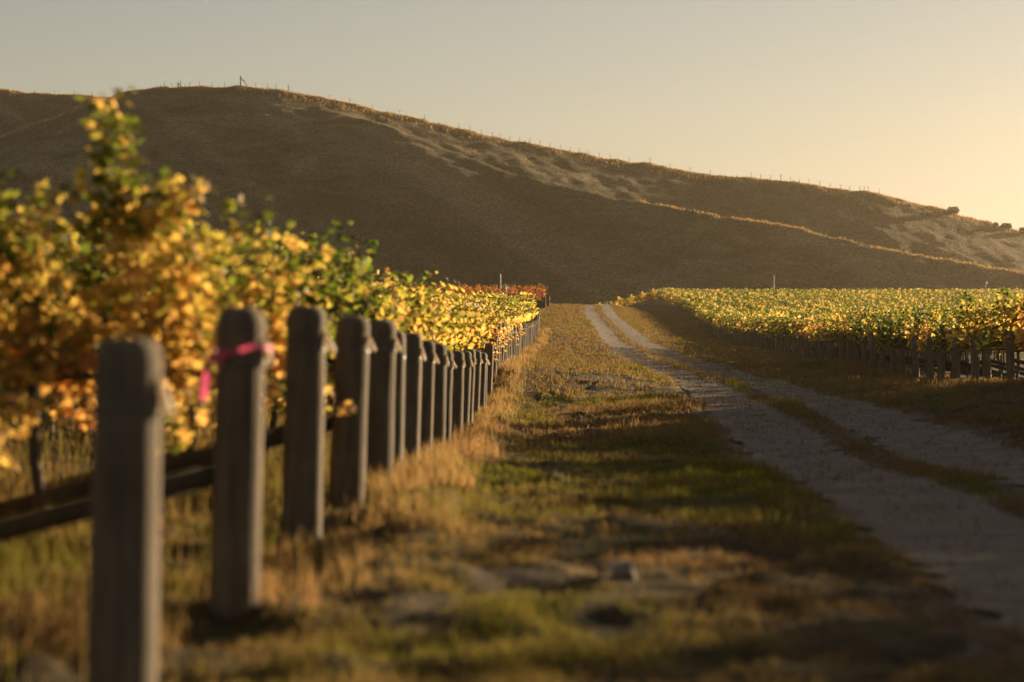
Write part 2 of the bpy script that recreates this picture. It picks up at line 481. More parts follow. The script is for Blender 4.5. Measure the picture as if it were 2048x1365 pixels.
parts = []
for d0, d1, cnt, h, w in ((5.5, 12, 60000, .04, .006), (12, 25, 80000, .045, .009), (25, 50, 80000, .06, .016), (50, 100, 100000, .065, .025), (100, 250, 120000, .075, .045)):
    n = cnt*2
    Y = np.sqrt(rng.uniform(d0**2, d1**2, n))
    xl = np.maximum(-.225*Y-.5, XL(Y)-3.0); xr = np.minimum(.225*Y+.6, XR(Y)+1.0)
    X = xl+(xr-xl)*rng.uniform(0, 1, n)
    cl = fbm(X/.35, Y/.45, 61, 3)+.9*fbm(X/2.4, Y/3.5, 63, 2)
    keep = (cl+rng.normal(0, .25, n) > -.12) & (rutmask(X, Y) < rng.uniform(-.1, 1.02, n)**2)
    X, Y, cl = X[keep], Y[keep], cl[keep]
    hh = h*rng.uniform(.4, 1.5, len(X))*(1+1.6*np.clip(cl, 0, 1))
    gp = fbm(X/1.7, Y/3.0, 67, 3)
    t = .68-.9*np.clip(gp-.10, -.25, .6)+rng.normal(0, .14, len(X))
    parts.append(blades(X, Y, hh, w*rng.uniform(.6, 1.3, len(X)), t, .6))
V, T, A = join(parts)
o = obj('grass', np_mesh('grass', V, T, M['grass'], A)); tag(o, 'short tufted green and straw grass on the headland beside the farm road', 'grass', kind='stuff')

# tall dry grass hugging the left post line
parts = []
for d0, d1, nt_, nb in ((8.8, 14, 14, 60), (14.5, 30, 260, 46), (30, 62, 400, 34), (62, 135, 330, 22)):
    Yc = rng.uniform(d0, d1, nt_)
    Xc = XL(Yc)+rng.choice([.0, .25, .45], nt_)+rng.normal(0, .12, nt_)
    sz = rng.uniform(.4, 1.25, nt_)
    kp = (vnoise(Yc/1.6, Yc*0, 91) > .0) | (rng.uniform(0, 1, nt_) < .15) | (d0 > 60)
    Yc, Xc, sz = Yc[kp], Xc[kp], sz[kp]; nt_ = len(Yc)
    Y = np.repeat(Yc, nb); X = np.repeat(Xc, nb)
    k = np.repeat(sz, nb)
    X = X+rng.normal(0, .07, len(X))*k; Y = Y+rng.normal(0, .08, len(Y))*k
    hh = .20*k*rng.uniform(.35, 1.2, len(X))
    w = np.interp(Y, [8, 30, 60, 130], [.004, .006, .010, .022])*rng.uniform(.6, 1.4, len(X))
    parts.append(blades(X, Y, hh, w, np.repeat(rng.uniform(0, 1, nt_), nb)*.7+rng.uniform(0, .3, len(X)), .5))
V, T, A = join(parts)
o = obj('dry_grass', np_mesh('dry_grass', V, T, M['straw'], A)); tag(o, 'tall rusty dry grass growing along the foot of the left post line', 'grass', kind='stuff')

# rank grass under the left-hand vines
parts = []
for d0, d1, cnt, hh0 in ((7, 16, 14000, .17), (16, 40, 26000, .24), (40, 70, 12000, .3)):
    Y = rng.uniform(d0, d1, cnt); X = XL(Y)-.15-np.abs(rng.normal(0, 1.3, cnt))
    cl = fbm(X/.5, Y/.6, 71, 3)
    keep = cl+rng.normal(0, .2, cnt) > -.02
    X, Y, cl = X[keep], Y[keep], cl[keep]
    hh = hh0*rng.uniform(.3, 1.3, len(X))*(1+np.clip(cl, 0, .8))
    w = np.interp(Y, [7, 30, 70], [.006, .010, .02])*rng.uniform(.6, 1.4, len(X))
    parts.append(blades(X, Y, hh, w, .58+.5*fbm(X/1.2, Y/1.2, 73, 2)+rng.normal(0, .15, len(X)), .4))
V, T, A = join(parts)
o = obj('tall_grass', np_mesh('tall_grass', V, T, M['grass'], A)); tag(o, 'rank green and straw grass growing under the left-hand vines', 'grass', kind='stuff')

# fringe of dry grass on the hill crests
parts = []
for rf, n, off in ((r_main, 26000, 0), (r_spur, 22000, 0), (r_back, 7000, 0)):
    px = rng.uniform(-150, 2250, n) if rf is not r_back else rng.uniform(-150, 330, n)
    X = (px-1024)/F*(480 if rf is r_main else 400 if rf is r_spur else 560)
    if rf is r_spur: X = X[(X > 22) & (vnoise(X/3.0, X*0, 88) > rng.uniform(-.5, .35, len(X)))]
    z, yr = rf(X)
    Y = yr+rng.normal(0, 2.6, len(X))
    if rf is r_spur: Y = yr+rng.normal(0, .9, len(X))
    hh = rng.uniform(.15, .55, len(X))
    parts.append(blades(X, Y, hh, rng.uniform(.06, .16, len(X)), rng.uniform(.2, .8, len(X)), .3, Zb=H(X, Y)+E-.05))
V, T, A = join(parts)
o = obj('crest_grass', np_mesh('crest_grass', V, T, M['straw'], A)); tag(o, 'dry grass fringe along the sunlit crests of the hills', 'grass', kind='stuff')

# loose stones on the wheel tracks (uncountable gravel)
n = 14000
Y = np.sqrt(rng.uniform(9**2, 110**2, n)); side = rng.choice([-1, 1], n)
X = fRC(Y)+side*RUT+rng.normal(0, .36, n)
r = rng.uniform(.004, .013, n)*(1+Y/90)
oc = np.array([(1, 0, 0), (-1, 0, 0), (0, 1, 0), (0, -1, 0), (0, 0, .7), (0, 0, -.7)])
OT = np.array([(0, 2, 4), (2, 1, 4), (1, 3, 4), (3, 0, 4), (2, 0, 5), (1, 2, 5), (3, 1, 5), (0, 3, 5)])
P = oc[None]*rng.uniform(.6, 1.3, (n, 6, 1))*r[:, None, None]
an = rng.uniform(0, 6.3, n); ca, sa = np.cos(an), np.sin(an)
P = np.stack([P[..., 0]*ca[:, None]-P[..., 1]*sa[:, None], P[..., 0]*sa[:, None]+P[..., 1]*ca[:, None], P[..., 2]], -1)
P += np.stack([X, Y, G(X, Y)+E+.016], -1)[:, None]
T = (OT[None]+(np.arange(n)*6)[:, None, None]).reshape(-1, 3)
o = obj('gravel', np_mesh('gravel', P.reshape(-1, 3), T, M['gravel'])); tag(o, 'loose grey stones scattered over the wheel tracks of the farm road', 'gravel', kind='stuff')

# pale bits of stalk and chips lying in the grass
n = 1500
Y = np.sqrt(rng.uniform(5.5**2, 45**2, n)); xl = np.maximum(-.225*Y-.5, XL(Y)-.3)
X = xl+(fRC(Y)-.4-xl)*rng.uniform(0, 1, n)
parts = blades(X, Y, rng.uniform(.015, .05, n), rng.uniform(.008, .03, n), rng.uniform(.3, 1, n), 1.6)
o = obj('litter', np_mesh('litter', parts[0], parts[1], M['straw'], parts[2])); tag(o, 'pale bits of dry stalk and chips scattered over the headland grass', 'litter', kind='stuff')

# ------------------------------------------------------------------ grapevine meshes
half = [(.0, .02), (.22, -.18), (.44, -.06), (.56, .22), (.30, .33), (.56, .66), (.20, .64), (.0, 1.02)]
out = half+[(-x, y) for x, y in half[-2:0:-1]]
LEAF_HI = np.array([(0, .34, .05)]+[(x, y-.0, -.22*abs(x)**1.2-.12*(y-.4)**2) for x, y in out])
LT_HI = np.array([(0, 1+i, 1+(i+1) % len(out)) for i in range(len(out))])
LEAF_LO = np.array([(0, 0, 0), (.48, .2, -.12), (.40, .62, -.12), (0, 1, -.05), (-.40, .62, -.12), (-.48, .2, -.12), (0, .4, .06)])
LT_LO = np.array([(6, 0, 1), (6, 1, 2), (6, 2, 3), (6, 3, 4), (6, 4, 5), (6, 5, 0)])
LEAF_XL = np.array([(0, 0, 0), (.5, .45, -.12), (0, 1, 0), (-.5, .45, -.12)])
LT_XL = np.array([(0, 1, 2), (0, 2, 3)])

def place_leaves(P, D, Nn, size, tmpl, tris, t):
    """P base points, D leaf axis, Nn leaf normal"""
    D = D/np.linalg.norm(D, axis=1, keepdims=True)
    S = np.cross(D, Nn); S /= np.linalg.norm(S, axis=1, keepdims=True)+1e-9
    W = np.cross(S, D)
    c = 1+rng.normal(0, .9, (len(P), 1, 1))
    V = P[:, None]+size[:, None, None]*(tmpl[None, :, 0:1]*S[:, None]+tmpl[None, :, 1:2]*D[:, None]+c*tmpl[None, :, 2:3]*W[:, None])
    T = (tris[None]+(np.arange(len(P))*len(tmpl))[:, None, None]).reshape(-1, 3)
    return V.reshape(-1, 3), T, np.repeat(t, len(tmpl))

def vine_shoots(L, n_sh, seed, spikes=(), floppy=.25, ht=1.0, zmin=.35, zb=.82):
    """list of polylines of the canes; local x along the row, canopy from .8 to 1.8 m"""
    r = np.random.default_rng(seed); sh = []
    for i in range(n_sh):
        x = (i+.5)/n_sh*L+r.normal(0, .07)
        p = np.array([x, r.normal(0, .06), zb+r.normal(0, .05)])
        v = np.array([r.normal(0, .22), r.normal(0, .28), 1.0]); v /= np.linalg.norm(v)
        ln = ht*r.uniform(.75, 1.12); flop = r.uniform() < floppy
        if flop: v = np.array([r.normal(0, .5), r.choice([-1, 1])*r.uniform(.5, 1.1), .55]); v /= np.linalg.norm(v)
        pts = [p.copy()]; n = 12
        for k in range(n):
            v = v+np.array([r.normal(0, .10), r.normal(0, .10), (-.19 if flop else -.02*(k > 7))]); v /= np.linalg.norm(v)
            p = p+v*ln/n
            if v[2] < 0 and p[2] < zmin: break
            pts.append(p.copy())
        sh.append(np.array(pts))
    for (x, hh, dx, dy) in spikes:
        n = 12
        z0 = 1.5
        sh.append(np.array([(x+dx*(k/n)**1.5, dy*(k/n)**1.5, z0+(hh-z0)*k/n) for k in range(n+1)]))
    return sh

def foliage_arrays(sh, per, size, tmpl, tris, seed, tb=.38):
    r = np.random.default_rng(seed)
    P = []; D = []; Nn = []; S = []; tt = []
    for s in sh:
        seg = len(s)-1
        st = r.normal(0, .15)
        for k in range(int(per*min(1.3, float(np.linalg.norm(np.diff(s, axis=0), axis=1).sum())/.9))):
            u = r.uniform(0, 1)*seg; i = min(int(u), seg-1)
            p = s[i]+(s[i+1]-s[i])*(u-i)
            a = r.uniform(0, 2*math.pi)
            off = np.array([math.cos(a), math.sin(a), r.uniform(-.1, .6)])
            pet = r.uniform(.03, .12)
            p = p+off*pet
            d = off*np.array([1, 1, 0])+np.array([0, 0, r.uniform(-1.0, .1)])+r.normal(0, .3, 3)
            nn = np.array([off[0], off[1], .42])+r.normal(0, .45, 3)
            P.append(p); D.append(d); Nn.append(nn)
            young = u/seg
            S.append(size*r.uniform(.6, 1.2)*(1-.35*young))
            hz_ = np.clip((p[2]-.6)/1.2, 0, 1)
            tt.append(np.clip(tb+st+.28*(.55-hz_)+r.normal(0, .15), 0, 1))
    return place_leaves(np.array(P), np.array(D), np.array(Nn), np.array(S), tmpl, tris, np.array(tt))

def wood_mesh(name, L, seed, sh, canes=True):
    r = np.random.default_rng(seed+5); g = Geo()
    x0 = L*.5
    pts = [(x0+r.normal(0, .02), r.normal(0, .02), z) for z in (-.12, .15, .4, .62)]+[(x0, 0, .80)]
    g.tube(pts, [.04, .035, .03, .03, .034], 7)
    for s in (-1, 1):
        g.tube([(x0, 0, .79), (x0+s*.25*L, r.normal(0, .02), .83), (x0+s*.5*L, r.normal(0, .02), .82)], [.022, .017, .011], 6)
    if canes:
        for s in sh:
            q = s[::3] if len(s) > 4 else s
            g.tube([tuple(p) for p in q], list(np.linspace(.006, .0025, len(q))), 4, False)
    return g.mesh(name, M['bark'])

VL = 1.8
def make_variant(kind, seed, spikes=()):
    if kind == 'hi':
        sh = vine_shoots(VL, 32, seed, spikes, .32)
        V, T, A = foliage_arrays(sh, 92, .083, LEAF_HI, LT_HI, seed+1)
    elif kind == 'mid':
        sh = vine_shoots(VL, 30, seed, spikes, .34, .98, .85, .93)
        V, T, A = foliage_arrays(sh, 46, .14, LEAF_LO, LT_LO, seed+1)
    elif kind == 'midl':
        sh = vine_shoots(VL, 26, seed, spikes, .30)
        V, T, A = foliage_arrays(sh, 46, .11, LEAF_LO, LT_LO, seed+1)
    else:
        sh = vine_shoots(VL, 18, seed, spikes, .28, .92, 1.05, 1.0)
        V, T, A = foliage_arrays(sh, 30, .22, LEAF_XL, LT_XL, seed+1)
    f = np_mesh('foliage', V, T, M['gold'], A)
    w = wood_mesh('trunk', VL, seed, sh, kind != 'lo')
    return f, w, (V, T, A)
VAR = {'hi': [make_variant('hi', 100+i) for i in range(5)],
       'mid': [make_variant('mid', 200+i) for i in range(6)],
       'midl': [make_variant('midl', 400+i) for i in range(5)],
       'lo': [make_variant('lo', 300+i) for i in range(5)]}
SPIKE = make_variant('hi', 140, [(.50, 2.18, .06, .03), (.47, 2.08, .02, -.03), (.54, 2.12, .03, .02), (.30, 1.76, -.22, 0), (.30, 1.70, -.18, .06), (.36, 1.75, -.14, -.05), (.42, 1.76, -.1, 0), (.7, 1.75, .1, 0), (1.45, 1.80, .05, .0)])
SPIKE2 = make_variant('mid', 240, [(.10, 2.08, .04, .0), (.13, 2.0, -.02, .03)])

def vine(kind, x, y, z, rz, hs, mat, label, group, var=None):
    f, w, _ = var or random.choice(VAR[kind])
    e = empty('grapevine', (x, y, z), (0, 0, rz)); e.scale = (1, random.uniform(.9, 1.15), hs)
    tag(e, label, 'grapevine', group)
    a = obj('foliage', f, e); b = obj('trunk', w, e)
    a.material_slots[0].link = 'OBJECT'; a.material_slots[0].material = M[mat]
    return e

# ------------------------------------------------------------------ end posts
def post_mesh(seed, h=1.15, r=.099):
    rr = np.random.default_rng(seed); g = Geo()
    n = 22; rnd = [float(.5*math.sin(k*1.7+seed)+rr.normal(0, .35)) for k in range(n)]
    zz = [-.25, 0, .3, .6, .85, h-.22, h-.205, h-.19, h-.06, h-.03, h-.010, h]
    rs = [1.06, 1.05, 1.03, 1.015, 1.0, 1.0, .975, 1.0, .985, .92, .76, .42]
    g.tube([(0, 0, z) for z in zz], [r*k*(1+.012*rr.normal()) for k in rs], n, True, .035, rnd)
    return g.mesh('timber', M['post'])
POSTS = [post_mesh(i) for i in range(5)]
def wrap_mesh(h=1.15, r=.100):
    g = Geo()
    for z in (h-.209, h-.201, h-.194):
        g.tube([(r*math.cos(a), r*math.sin(a), z+.004*math.sin(2*a)) for a in np.linspace(0, 2*math.pi, 25)], [.0028]*25, 5, False)
    return g.mesh('wire_wrap', M['wire'])
WRAP = wrap_mesh()
def tag_mesh():
    g = Geo(); 
    prof = [(0, .004), (-.012, .009), (-.04, .013), (-.075, .017), (-.098, .015), (-.110, .008), (-.113, .002)]
    n = 10; b = 0
    for z, w in prof:
        for k in range(n):
            a = 2*math.pi*k/n
            g.v.append(Vector((math.cos(a)*w*.95+.12*abs(z)+.9*z*z, math.sin(a)*w*.5, z)))
    for i in range(len(prof)-1):
        for k in range(n): g.f.append((i*n+k, i*n+(k+1) % n, (i+1)*n+(k+1) % n, (i+1)*n+k))
    g.f.append(tuple(range(n))); g.f.append(tuple((len(prof)-1)*n+k for k in range(n))[::-1])
    return g.mesh('tag', M['tag'])
TAG = tag_mesh()
def stay_mesh():
    g = Geo()
    pts = [(-.07-i*.36, .02*math.sin(i), .54-i*.105) for i in range(7)]
    g.tube(pts, [.043, .044, .042, .044, .042, .043, .042], 12)
    return g.mesh('stay', M['stay'])
STAY = stay_mesh()
def wires_mesh():
    g = Geo()
    for z, z2 in ((.95, .95), (.80, .84), (1.08, 1.35)):
        g.tube([(-.09, 0, z), (-2.2, 0, z2), (-7, 0, z2)], [.0016]*3, 4, False)
    return g.mesh('wire', M['wire'])
WIRES = wires_mesh()

def end_post(x, y, ztop, side, label, group, with_tag, stay, tagrot=0, wire=False, rs=1.0):
    """side -1: row runs to the left, +1: to the right; the post leans away from its row"""
    g = float(G0(np.array([x]), np.array([y]))[0])+E
    h = (ztop-g) if ztop is not None else random.uniform(1.1, 1.2)
    k = h/1.15
    e = empty('end_post', (x, y, g), (R(random.gauss(0, .7)), R(-side*random.uniform(1.3, 2.8)), 0 if side < 0 else math.pi))
    if side > 0: e.rotation_euler = (R(random.gauss(0, .7)), R(-random.uniform(.8, 2.4)), 0)
    tag(e, label, 'post', group)
    b = obj('timber', random.choice(POSTS), e, rot=(0, 0, random.uniform(0, 6.28))); rv = random.uniform(.9, 1.08); rs *= rv; b.scale = (rs, rs, k)
    w = obj('wire_wrap', WRAP, e); w.scale = (rs, rs, k)
    if with_tag:
        s = 1 if side < 0 else -1
        t = obj('tag', TAG, e, (s*.097*rs, -.03, (1.15-.115)*k), (R(random.gauss(0, 8)), R(random.uniform(-10, 4)), tagrot if s > 0 else math.pi+tagrot))
        q = random.uniform(.85, 1.15); t.scale = (q, q, q)
    if stay:
        t = obj('stay', STAY, e, rot=(0, 0, 0 if side < 0 else math.pi))
        t.scale = (1, 1, 1)
    if wire:
        obj('wire', WIRES, e)
    return e

# left line: (right-edge pixel, top pixel) read off the photograph for the near posts
near = [(7.06, 675), (9.3, 615), (11.8, 612), (14.5, 632), (17.0, 640), (18.3, 661), (20.6, 666), (23.2, 681), (26.1, 688), (27.8, 701), (31.7, 702),
        (34.6, 702), (36.4, 698), (39.8, 701), (43.7, 705), (45.7, 707), (49.8, 687), (54.1, 657)]
far_d = list(np.arange(57.0, 131, 2.6))
tp = np.array([(57, 642), (62, 645), (70, 656), (76, 652), (88, 648), (100, 646), (112, 643), (120, 641), (124, 634), (130, 622), (140, 620)])
posts_l = near+[(d, float(np.interp(d, tp[:, 0], tp[:, 1]))+random.uniform(-1.2, 1.5)) for d in far_d]
LAB = ['nearest weathered post of the left line, its foot cut off by the bottom edge',
       'weathered post of the left line with the pink ribbon tied round it',
       'third post of the left line, just behind the pink-ribboned post, pale worn top edge',
       'fourth post of the left line, two behind the pink-ribboned post',
       'fifth post of the left line, rusty dry grass at its foot',
       'narrow sixth post of the left line half hidden behind the fifth',
       'seventh post of the left line, rusty dry grass in front of it']
ORD = ['eighth', 'ninth', 'tenth', 'eleventh', 'twelfth', 'thirteenth', 'fourteenth', 'fifteenth', 'sixteenth', 'seventeenth', 'eighteenth']
ptops = []
for i, (d, yt) in enumerate(posts_l):
    s = F/d
    x = float(XL(d)); zt = -(yt-595)/s
    if i == 0: x = (262-1024)/s
    if i == 1: x = (484-1024)/s
    if i == 2: x = (615-1024)/s
    if i == 3: x = (703-1024)/s
    if i == 4: x = (764-1024)/s
    if i < len(LAB): lab = LAB[i]
    elif i < 18:
        lab = 'dark weathered post of the left line, %s counting from the camera' % ORD[i-7]
        if i == 16: lab = 'post of the left line where the line starts to rise again out of the dip'
        if i == 17: lab = 'tall post of the left line standing just past the dip, higher than those in front'
    else: lab = 'small far post of the left line, in the packed run past the dip'
    e = end_post(x-.035, d, zt+E, -1, lab, 'end posts along the left line', (i != 5 and random.random() < .85) or i < 4, 0 < i < 26, random.uniform(-.5, .3), i < 16)
    ptops.append((x+.0, d, zt+E))
    posts_l[i] = (d, yt, x)

# pink ribbon on the second post
x, d, zt = ptops[1]
e = empty('ribbon', (x+.0, d, zt-.165), (R(0), R(0), 0))
tag(e, 'bright pink plastic ribbon knotted round the second post with a hanging tail', 'ribbon')
def strip(path, w, name, closed=False):
    g = Geo(); n = len(path)
    for (p, side) in path:
        g.v.append(Vector(p)+Vector(side)*w); g.v.append(Vector(p)-Vector(side)*w)
    for i in range(n-1):
        g.f.append((2*i, 2*i+1, 2*i+3, 2*i+2))
    me = g.mesh(name, M['pink'])
    return me
rr_ = .117
ring = [((rr_*math.cos(a), rr_*math.sin(a), .012*math.cos(a)-.010*math.cos(3*a)), (0, 0, 1)) for a in np.linspace(0, 2*math.pi, 41)]
obj('loop', strip(ring, .0085, 'loop'), e)
kx, ky = -.055, -.112
g = Geo(); g.tube([(kx-.012, ky-.006, .004), (kx, ky-.010, -.006), (kx+.012, ky-.006, -.014)], [.008, .014, .007], 8); obj('knot', g.mesh('knot', M['pink']), e)
tail = [((kx-.085*u**.8, ky-.012+.15*u**4, -.01-.085*u+.02*math.sin(3*u)), (.62, .1, -.70)) for u in np.linspace(0, 1, 12)]
tail += [((kx-.088-.008*u, ky+.138+.004*math.sin(6*u), -.095-.10*u), (1, .25*math.cos(3*u), 0)) for u in np.linspace(.1, 1, 8)]
obj('tail', strip(tail, .0135, 'tail'), e)
g2 = [((kx-.03*u, ky-.012, -.01-.07*u), (.9, .0, -.35)) for u in np.linspace(0, 1, 6)]
obj('tail', strip(g2, .007, 'tail_short'), e)

# left-hand vines, row by row
top_t = np.array([(7, .62), (9.3, .64), (11.8, .60), (14.5, .42), (17, .50), (20.6, .52), (23, .34), (27, .26), (32, .22), (43, .15), (55, .06), (80, .0), (110, -.03), (130, -.03)])
for i, (d, yt, px_) in enumerate(posts_l):
    if i in (5,): continue
    kind = 'hi' if d < 30 else ('midl' if d < 90 else 'lo')
    off = {0: 1.2, 1: 1.3, 2: .42}.get(i, .42 if d < 19 else .28 if d < 48 else .08)
    nv = 2 if i < 2 else (3 if d < 30 else 2)
    for j in range(nv):
        ang = R(194+random.gauss(0, 1))
        bx = px_-off-j*VL*.98; by = d+j*VL*.98*math.sin(R(-14))
        g = gz(bx-.9, by)
        zt = float(np.interp(d, top_t[:, 0], top_t[:, 1]))+E
        hs = max(.75, (zt-g)/1.78)
        if i in (0, 1): m, lab = 'gold', 'golden grapevine at the left edge of the photo, its row hidden by the nearest posts'
        elif i == 2: m, lab = 'gold', ('tall golden grapevine with an upright spike of leaves above its row' if j == 0 else 'golden orange grapevine in the same row left of the tall leaf spike')
        elif i == 3: m, lab = 'gold', 'golden grapevine behind the second and third posts, in front of the dark green vines'
        elif i in (4, 6): m, lab = 'green', 'dark green grapevine where the golden rows turn green, right of the golden vines'
        elif d < 48: m, lab = ('yellow' if random.random() < .8 else 'lime'), 'bright yellow grapevine overhanging the dip in the left post line'
        else: m, lab = ('yellow' if random.random() < .75 else 'lime'), 'low far yellow grapevine behind the packed far posts of the left line'
        var = SPIKE if (i == 2 and j == 0) else None
        e = vine(kind, bx, by, g-.02, ang, hs, m, lab, 'vines of the left-hand rows', var)
        if i == 2 and j == 0: e.scale = (1, 1, hs)

# red block beyond the end of the left line
for j in range(8):
    x = 3.0-j*VL*.95; y = 226+j*.1
    g = gz(x-.9, y)
    vine('midl', x, y, g, math.pi+R(random.gauss(0, 2)), (1.12+E-g)/1.75, 'red', 'rust red grapevine in the short red row beyond the yellow vines', 'vines of the red row')
e = end_post(3.35, 225.6, .14+E, -1, 'lone stout post at the right end of the red vine row', None, True, False, rs=1.5)
end_post(3.05, 227.5, .12+E, -1, 'slimmer post half hidden at the left of the lone stout post', None, False, False, rs=1.0)

# right-hand block: rows run away to the right
RD = list(np.arange(49.9, 214, 2.6))
n_r = 0
for i, d in enumerate(RD):
    x = float(XR(d)); s = F/d
    vis = 1024+x*s < 2060
    if vis:
        n_r += 1
        if n_r <= 12:
            w = ['first', 'second', 'third', 'fourth', 'fifth', 'sixth', 'seventh', 'eighth', 'ninth', 'tenth', 'eleventh', 'twelfth'][n_r-1]
            lab = 'shaded grey post under the right-hand vines, %s from the right edge of the photo' % w
        else: lab = 'small hazy post under the right-hand vines, in the run toward the road bend'
        end_post(x+random.gauss(0, .04), d+random.gauss(0, .15), None, 1, lab, 'end posts along the right line', random.random() < .4, d < 110, random.uniform(-.3, .3))
SPLIT = 142.0
tallpx = {1940: False, 2028: False}
stuff = []
def stuff_vine(kind, x, y, z, rz, hs, shift):
    V, T, A = random.choice(VAR[kind])[2]
    V = V*np.array([1, 1, hs]); c, s_ = math.cos(rz), math.sin(rz)
    W = np.stack([V[:, 0]*c-V[:, 1]*s_+x, V[:, 0]*s_+V[:, 1]*c+y, V[:, 2]+z], -1)
    stuff.append((W, T, np.clip(A+shift, 0, 1)))
for d in np.arange(10.9, 300, 2.6):
    x0 = float(XR(min(d, 225))) + (float(XR(d))-float(XR(min(d, 225))))*.2
    xe = .2118*d+1.2
    n = max(2, int((xe-x0)/VL)+1) if d > 49 else 5
    for j in range(n):
        if d < 49 and j == 0: x0 += random.uniform(-1.3, .2)
        if d > 49 and j == 0: x0 -= .3
        x = x0+.05+j*VL; y = d+random.gauss(0, .04)
        g = gz(x+.9, y)
        hs = (1.93 if d < 60 else 1.9)/1.88*random.uniform(.95, 1.05)
        px = 1024+(x+.5)*F/d
        if d < 49 or d > SPLIT:  # the near rows lie out of view, added to shade the road
            if d < 49: stuff_vine('mid', x+.4, y+.15, g, R(random.gauss(0, 3)), hs*1.04, -.1)  # second overlapping copy thickens the shade cast by the unseen near rows
            stuff_vine('mid' if d < 49 else 'lo', x, y, g, R(random.gauss(0, 1.5)), hs*(1.08 if d < 49 else 1), -.09+random.gauss(0, .09)); continue
        lab = ('yellow-green grapevine in the front rows of the right-hand block above the shaded posts' if d < 90 and j < 2 else
               'yellow-green grapevine deeper in the right-hand block, in the packed sunlit rows')
        var = None
        if 51.5 < d < 53 and j == 0: var = SPIKE2; lab = 'grapevine with a tall upright leafy shoot nearest the right edge of the photo'
        if 57 < d < 59 and j == 0: var = SPIKE2; lab = 'grapevine with a tall shoot, left of the other tall shoot in the right-hand block'
        u_ = random.random(); m = ('lime' if var else 'green' if u_ < .75 else 'lime') if d < 72 else ('lime' if u_ < .6 else 'yellow' if u_ < .72 else 'green')
        vine('mid' if d < 100 else 'lo', x, y, g-.02, R(random.gauss(0, 1.5)), hs, m, lab, 'vines of the right-hand block', var)
# the last row of the block, swinging down to the left towards the road crest
for k in range(7):
    u = k/6
    x = 18.6-u*7.6; y = 296+u*6
    zt = np.interp(x, [11, 14, 18.6], [-1.05, -.25, 1.0])+E
    stuff_vine('lo', x, y, zt-1.85, math.pi+R(8), 1.02, .06)
V, T, A = join(stuff)
o = obj('vineyard', np_mesh('vineyard', V, T, M['yellow'], A)); tag(o, 'massed far rows of yellow-green vines filling the back of the right-hand block, plus unseen near rows added to shade the road', 'vineyard', kind='stuff')

# ------------------------------------------------------------------ stones and clods on the headland
def rock(x, y, r, label, group=None, sink=.35):
    rr = np.random.default_rng(int(x*1000+y*77) & 0xffff); g = Geo()
    nu, nv = 12, 7
    for i in range(nv+1):
        th = math.pi*i/nv
        for k in range(nu):
            ph = 2*math.pi*k/nu
            q = r*(1+.18*math.sin(2*ph+th*3+x)+.10*math.cos(3*ph-th*2)+rr.normal(0, .035))
            g.v.append(Vector((q*1.15*math.sin(th)*math.cos(ph), q*math.sin(th)*math.sin(ph), q*.8*math.cos(th))))
    for i in range(nv):
        for k in range(nu): g.f.append((i*nu+k, (i+1)*nu+k, (i+1)*nu+(k+1) % nu, i*nu+(k+1) % nu))
    o = obj('stone', g.mesh('stone', M['stone'], False), None, (x, y, gz(x, y)+r*(.8-sink)))
    return tag(o, label, 'stone', group)
def at_ground(px, py):
    d = np.linspace(5, 150, 6000); x = (px-1024)/F*d
    z = G(x, d); yy = 595-z/d*F
    i = int(np.argmin(np.abs(yy-py))); return float(x[i]), float(d[i])
x, y = at_ground(1106, 962); rock(x, y, .055, 'round brown stone at the left end of the dark furrow in the grass')
x, y = at_ground(1250, 1160); rock(x, y, .05, 'dark blurred clod in the foreground grass, lower centre of the photo')
x, y = at_ground(1022, 968); rock(x, y, .028, 'small pale stone left of the round brown stone')
x, y = at_ground(690, 1075); rock(x, y, .025, 'pale chip of stone beside the foot of the third left post')
x, y = at_ground(1385, 1062); rock(x, y, .022, 'small stone in the grass below the right end of the furrow')

# ------------------------------------------------------------------ poles in the distance
def pole(px, ybase, ytop, d, label, head=None, bend=0):
    s = F/d; x = (px-1024)/s; z0 = gz(x, d) if d < 310 else hz(x, d); z1 = -(ytop-595)/s+E
    e = empty('pole', (x, d, z0)); tag(e, label, 'pole')
    g = Geo(); h = z1-z0
    g.tube([(bend*(u**2), 0, h*u-.1*(1-u)) for u in np.linspace(0, 1, 9)], [.045]*9, 8); obj('shaft', g.mesh('shaft', M['white']), e)
    if head:
        g = Geo(); g.tube([(-.12, 0, h-.14), (-.12, 0, h+.02), (-.06, 0, h+.06), (.04, 0, h+.06)], [.13, .14, .10, .05], 10); obj('sensor_head', g.mesh('sensor_head', M['white']), e)
        g = Geo(); g.tube([(.02, 0, h+.04), (.28, 0, h-.34)], [.035, .03], 6); obj('arm', g.mesh('arm', M['white']), e)
        g = Geo(); g.tube([(.06, 0, h+.05), (.06, 0, h+.35)], [.02, .012], 6); g.box((.06, 0, h+.2), (.07, .01, .05)); obj('vane', g.mesh('vane', M['hillpost']), e)
    return e
pole(1012, 592, 571, 190, 'white weather pole with an angled arm standing over the yellow vines', True)
pole(1001, 570, 548, 240, 'thin pale pole left of the white weather pole, against the hill')
pole(1548, 577, 551, 292, 'thin pale pole rising behind the flat top of the right-hand block')
pole(1968, 578, 562, 250, 'thin bent rod above the vines near the right edge', None, .25)

